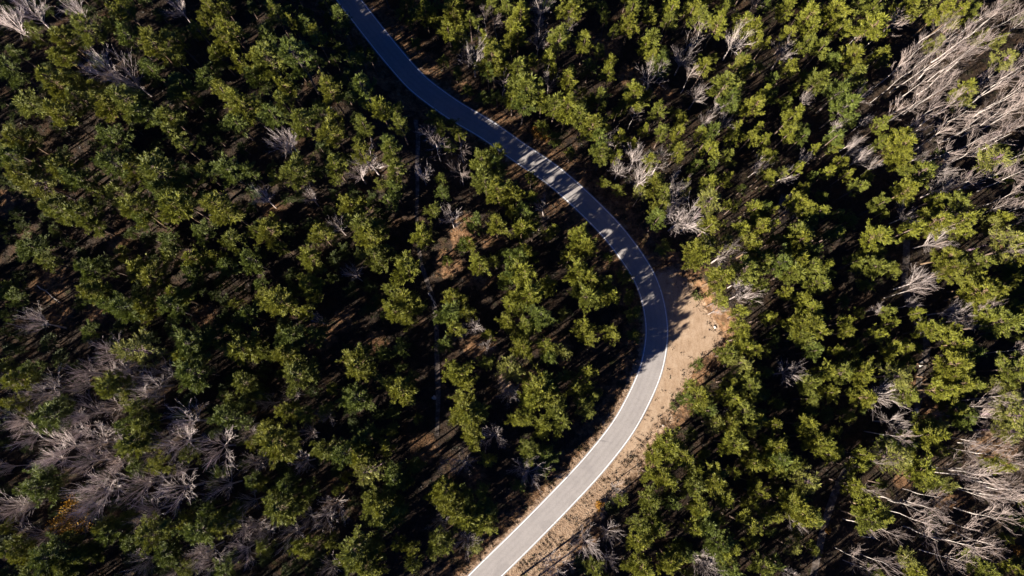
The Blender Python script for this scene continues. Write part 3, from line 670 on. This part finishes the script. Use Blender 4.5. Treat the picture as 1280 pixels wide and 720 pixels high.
# the remaining pines, small, shaded or beyond the frame: one object
bases = np.array([t[1][:2] for t in trees])
extra = []
for _ in range(13000):
    x, y = random.uniform(-215, 200), random.uniform(-85, 165)
    px, py = to_px(x, y, 5)
    ins = 0 < px < 1280 and 0 < py < 720
    if (not ins and random.random() < .5) or not clear(x, y, 6.0): continue
    dmin = np.min(np.hypot(bases[:, 0] - x, bases[:, 1] - y))
    if dmin < ((3.4 if py < 300 and px < 800 and road_dist([(x, y)])[0] < 17 else 4.0) if ins and px > 500 else 3.7 if ins else 4.5): continue
    if ins and py > 480 and px < 900 and road_side([(x, y)])[0] > 0 and road_dist([(x, y)])[0] < 15: continue
    if ins and 525 < px < 770 and 250 < py < 570 and dmin < 6.5: continue
    if py > 440 and 480 < px < 800 and road_side([(x, y)])[0] < 0 and road_dist([(x, y)])[0] < 24: continue
    if ins and (any(math.hypot(px - a, py - b) < r for a, b, r in GAPS) or seg_dist([(x, y)], FOOT)[0] < 4 or seg_dist([(x, y)], TRACK)[0] < 4): continue
    if ins and len(extra) > 10**9: continue
    verge = ins and py < 235 and road_side([(x, y)])[0] < 0 and road_dist([(x, y)])[0] < 17
    if ins and px > 640 and not verge and dmin < 4.4: continue
    rm = random.uniform(2.0, 3.2) if ins else random.uniform(2.8, 4.4)
    h = 10.5 + 2.5 * rm if not ins and px < 640 else random.uniform(9, 14) if verge else random.uniform(5, 8) if ins and px < 500 else random.uniform(6, 10.0) if ins else 8 + 2.5 * rm
    if shades_low_road(x, y, 0, h): continue
    rest.append(((x, y, gz(x, y)), rm, h, random.choice(((.42, .5, .6), (.5, .57, .58), (.38, .46, .52)) if px < 480 else ((.7, .78, .85), (.9, .94, .8), (1.05, 1.02, .85)))))  # left fillers tinted darker and bluer, shade put into their colour
    bases = np.vstack([bases, (x, y)])
LOW = [pine_proto(900 + i, spars=.62) for i in range(5)]
VV, FF, TT, nv = [], [], [], 0
arr = []
for tr, cr in LOW:
    v = np.empty(len(cr.vertices) * 3, np.float32); cr.vertices.foreach_get('co', v)
    arr.append((v.reshape(-1, 3), np.array([tuple(p.vertices) for p in cr.polygons], np.int32)))
trunk_f = []
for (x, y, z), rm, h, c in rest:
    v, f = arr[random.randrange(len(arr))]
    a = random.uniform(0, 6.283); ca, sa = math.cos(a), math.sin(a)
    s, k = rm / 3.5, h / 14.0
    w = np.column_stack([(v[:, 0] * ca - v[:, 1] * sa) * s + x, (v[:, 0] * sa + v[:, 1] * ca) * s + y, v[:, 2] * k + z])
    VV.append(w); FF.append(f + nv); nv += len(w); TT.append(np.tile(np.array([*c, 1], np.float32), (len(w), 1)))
    # stem, four-sided
    t = np.array([[cx * .2 * s + x, cy * .2 * s + y, z - .3] for cx, cy in ((-1, -1), (1, -1), (1, 1), (-1, 1))] + [[cx * .08 * s + x, cy * .08 * s + y, z + h * .85] for cx, cy in ((-1, -1), (1, -1), (1, 1), (-1, 1))])
    VV.append(t); trunk_f.append((len(FF), 4)); FF.append(np.array([(0, 1, 5, 4), (1, 2, 6, 5), (2, 3, 7, 6), (3, 0, 4, 7)], np.int32) + nv); nv += 8
    TT.append(np.tile(np.array([1, 1, 1, 1], np.float32), (8, 1)))
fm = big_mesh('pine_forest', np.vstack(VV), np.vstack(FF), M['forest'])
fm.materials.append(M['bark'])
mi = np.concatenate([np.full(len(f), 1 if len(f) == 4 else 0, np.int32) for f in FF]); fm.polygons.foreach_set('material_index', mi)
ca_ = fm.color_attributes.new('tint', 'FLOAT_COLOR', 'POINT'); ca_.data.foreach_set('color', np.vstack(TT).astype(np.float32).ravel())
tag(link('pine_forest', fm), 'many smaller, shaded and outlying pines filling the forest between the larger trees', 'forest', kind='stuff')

# ------------------------------------------------------------------ undergrowth and dry grass
def cards(name, spots, mat, label, cat, size, tintf, per=6, flat=.5):
    V, T = [], []
    for (x, y) in spots:
        z = gz(x, y) if len(spots) < 100 else None
        V.append((x, y)); T.append(tintf(x, y))
    P = np.array(V); Zs = relief(P)
    n = len(P) * per
    c = np.repeat(np.column_stack([P, Zs]), per, 0); c[:, :2] += rng.normal(0, .28, (n, 2)) * size
    d = rng.normal(0, 1, (n, 3)); d[:, 2] = np.abs(d[:, 2]) * flat + .15; d /= np.linalg.norm(d, axis=1)[:, None]
    sd = np.cross(d, rng.normal(0, 1, (n, 3))); sd /= np.linalg.norm(sd, axis=1)[:, None]
    L = rng.uniform(.35, 1, n)[:, None] * size; wd = L * rng.uniform(.08, .2, n)[:, None]
    q = c + d * L * .5
    vv = np.stack([c, q + sd * wd, c + d * L, q - sd * wd], 1).reshape(-1, 3)
    me = big_mesh(name, vv, np.arange(n * 4).reshape(-1, 4), mat)
    a = me.color_attributes.new('tint', 'FLOAT_COLOR', 'POINT'); a.data.foreach_set('color', np.repeat(np.array(T, np.float32), per * 4, 0).ravel())
    return tag(link(name, me), label, cat, kind='stuff')
sp = []
for _ in range(24000):
    x, y = random.uniform(-165, 165), random.uniform(-50, 130)
    if clear(x, y, 5.2): sp.append((x, y))
def ut(x, y):
    k = random.uniform(.5, 1.3)
    if math.sin(x * .17 + 2 * math.sin(y * .13)) + random.gauss(0, .5) > .6: return (.45 * k, .75 * k, .35 * k, 1)
    return (k, k * .9, k * .8, 1)
for _ in range(900):
    x, y = random.uniform(38, 75), random.uniform(-30, 60)
    if -1.6 + random.gauss(0, 1.0) < lay_near([(x, y)])[0] < 3 and road_dist([(x, y)])[0] > 4.4: sp.append((x, y))
cards('undergrowth', sp, M['under'], 'low brown and green undergrowth on the forest floor', 'undergrowth', .8, ut, 7)
sp = []
for _ in range(15000):
    i = random.randrange(len(ROAD)); s = random.choice((-1, 1)); d = 3.7 + abs(random.gauss(0, 2.6))
    t = ROAD[min(i + 1, len(ROAD) - 1)] - ROAD[i - 1]; t = t / np.linalg.norm(t)
    x, y = ROAD[i][0] + t[1] * s * d, ROAD[i][1] - t[0] * s * d
    if clear(x, y, 3.6) and math.sin(x * .8 + 1.7 * math.sin(y * .6)) + math.sin(y * .9 + x * .3) + random.gauss(0, .8) > .2: sp.append((x, y))
cards('dry_grass', sp, M['under'], 'dry brown grass along the road verges', 'grass', .42, lambda x, y: random.choice(((1.9, 1.5, 1.0, 1), (2.6, 2.3, 1.7, 1), (1.2, .7, .4, 1), (.8, .9, .4, 1))), 7, .6)

# ------------------------------------------------------------------ single things
YEL = leafy_proto(41, 4.0, 9.0, M['autumn'], 1500, .35)
x, y, z = settle(75, 648, .75, 15)
plant('autumn_tree', YEL, (x, y, z), 5.2, 15, 4.0, 9, 'golden yellow-leaved tree amid the grey leafless thicket', 'tree', None, ('trunk', 'crown'))
ORG = leafy_proto(42, 1.6, 2.2, M['autumn'], 500, .2)
GRN = leafy_proto(43, 1.6, 2.0, M['shrub'], 600, .15)
for px, py, r, proto, tint, lab in (
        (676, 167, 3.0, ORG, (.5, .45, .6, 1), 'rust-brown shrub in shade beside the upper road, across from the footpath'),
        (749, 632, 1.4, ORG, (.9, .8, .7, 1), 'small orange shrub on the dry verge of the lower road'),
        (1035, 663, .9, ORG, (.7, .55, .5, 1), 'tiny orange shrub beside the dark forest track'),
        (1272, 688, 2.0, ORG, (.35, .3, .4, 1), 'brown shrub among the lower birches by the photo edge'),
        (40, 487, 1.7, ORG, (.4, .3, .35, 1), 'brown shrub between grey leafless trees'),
        (842, 507, 1.1, GRN, (1, 1.2, .8, 1), 'low green shrub at the lower tip of the sandy lay-by'),
        (872, 369, 1.6, GRN, (1, 1.2, .7, 1), 'bright green shrub on the edge of the sandy lay-by'),
        (765, 635, 1.9, GRN, (.7, .85, .7, 1), 'dark green shrub next to the small orange one'),
        (730, 705, 2.6, GRN, (.95, 1.1, .9, 1), 'wide green shrub at the foot of the lower verge'),
        (520, 577, 1.2, GRN, (.6, 1.1, .9, 1), 'small blue-green shrub in the lit clearing of the wood')):
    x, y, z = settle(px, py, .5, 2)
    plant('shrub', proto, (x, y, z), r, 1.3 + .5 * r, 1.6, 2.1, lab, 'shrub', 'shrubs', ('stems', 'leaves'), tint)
def rock(px, py, s, lab):
    random.seed(px * 7 + py)
    bm = bmesh.new(); bmesh.ops.create_icosphere(bm, subdivisions=2, radius=1)
    for v in bm.verts:
        v.co *= 1 + .22 * math.sin(v.co.x * 3 + px) * math.cos(v.co.y * 4 + py) + random.gauss(0, .06)
        v.co.z *= .6
    me = bpy.data.meshes.new('rock'); bm.to_mesh(me); bm.free(); me.materials.append(M['stone'])
    x, y, z = settle(px, py, 0, 1); o = link('rock', me); o.location = (x, y, z + s * .2); o.scale = (s * 1.2, s, s); o.rotation_euler.z = px
    tag(o, lab, 'rock', 'pale rocks')
for a in ((894, 409, .45, 'pale rock at the outer corner of the sandy lay-by'), (1151, 455, .7, 'pale rock on the forest track above the sunlit stretch'),
          (1145, 513, .6, 'pale rock in the sunlit stretch of forest track'), (829, 532, .25, 'small pale rock on the lower edge of the lay-by'),
          (543, 497, .6, 'pale rock at the lower end of the narrow footpath')):
    rock(*a)
def log(p0, p1, r, lab):
    a, b = Vector((*at(*p0), 0)), Vector((*at(*p1), 0))
    mb = MB(); n = 6; d = b - a; pts = []
    for i in range(n + 1):
        p = a + d * i / n + Vector((random.gauss(0, .12), random.gauss(0, .12), 0)); p.z = gz(p.x, p.y) + r * .8 + .1; pts.append(p - a)
    mb.tube(pts, [r * (1 - .6 * i / n) for i in range(n + 1)], 7)
    mb.f.append(tuple(range(6, -1, -1)))
    for k in range(5):
        i = random.randrange(1, n); mb.tube([pts[i], pts[i] + (rnd_dir() + Vector((0, 0, .4)) + d.normalized()) * random.uniform(.5, 1.1)], [r * .3, .02], 3)
    o = link('fallen_log', mb.mesh('fallen_log', M['pale'])); o.location = a
    tag(o, lab, 'log', 'fallen logs')
log((46, 357), (77, 379), .16, 'long thin grey fallen trunk in a shaded gap')
log((536, 366), (544, 382), .30, 'short pale log lying across the bend of the footpath')
log((1092, 672), (1070, 668), .14, 'thin pale fallen stem near the dark forest track')
print('trees', len(trees), 'pines', len(pines), 'rest', len(rest), 'forest verts', nv)
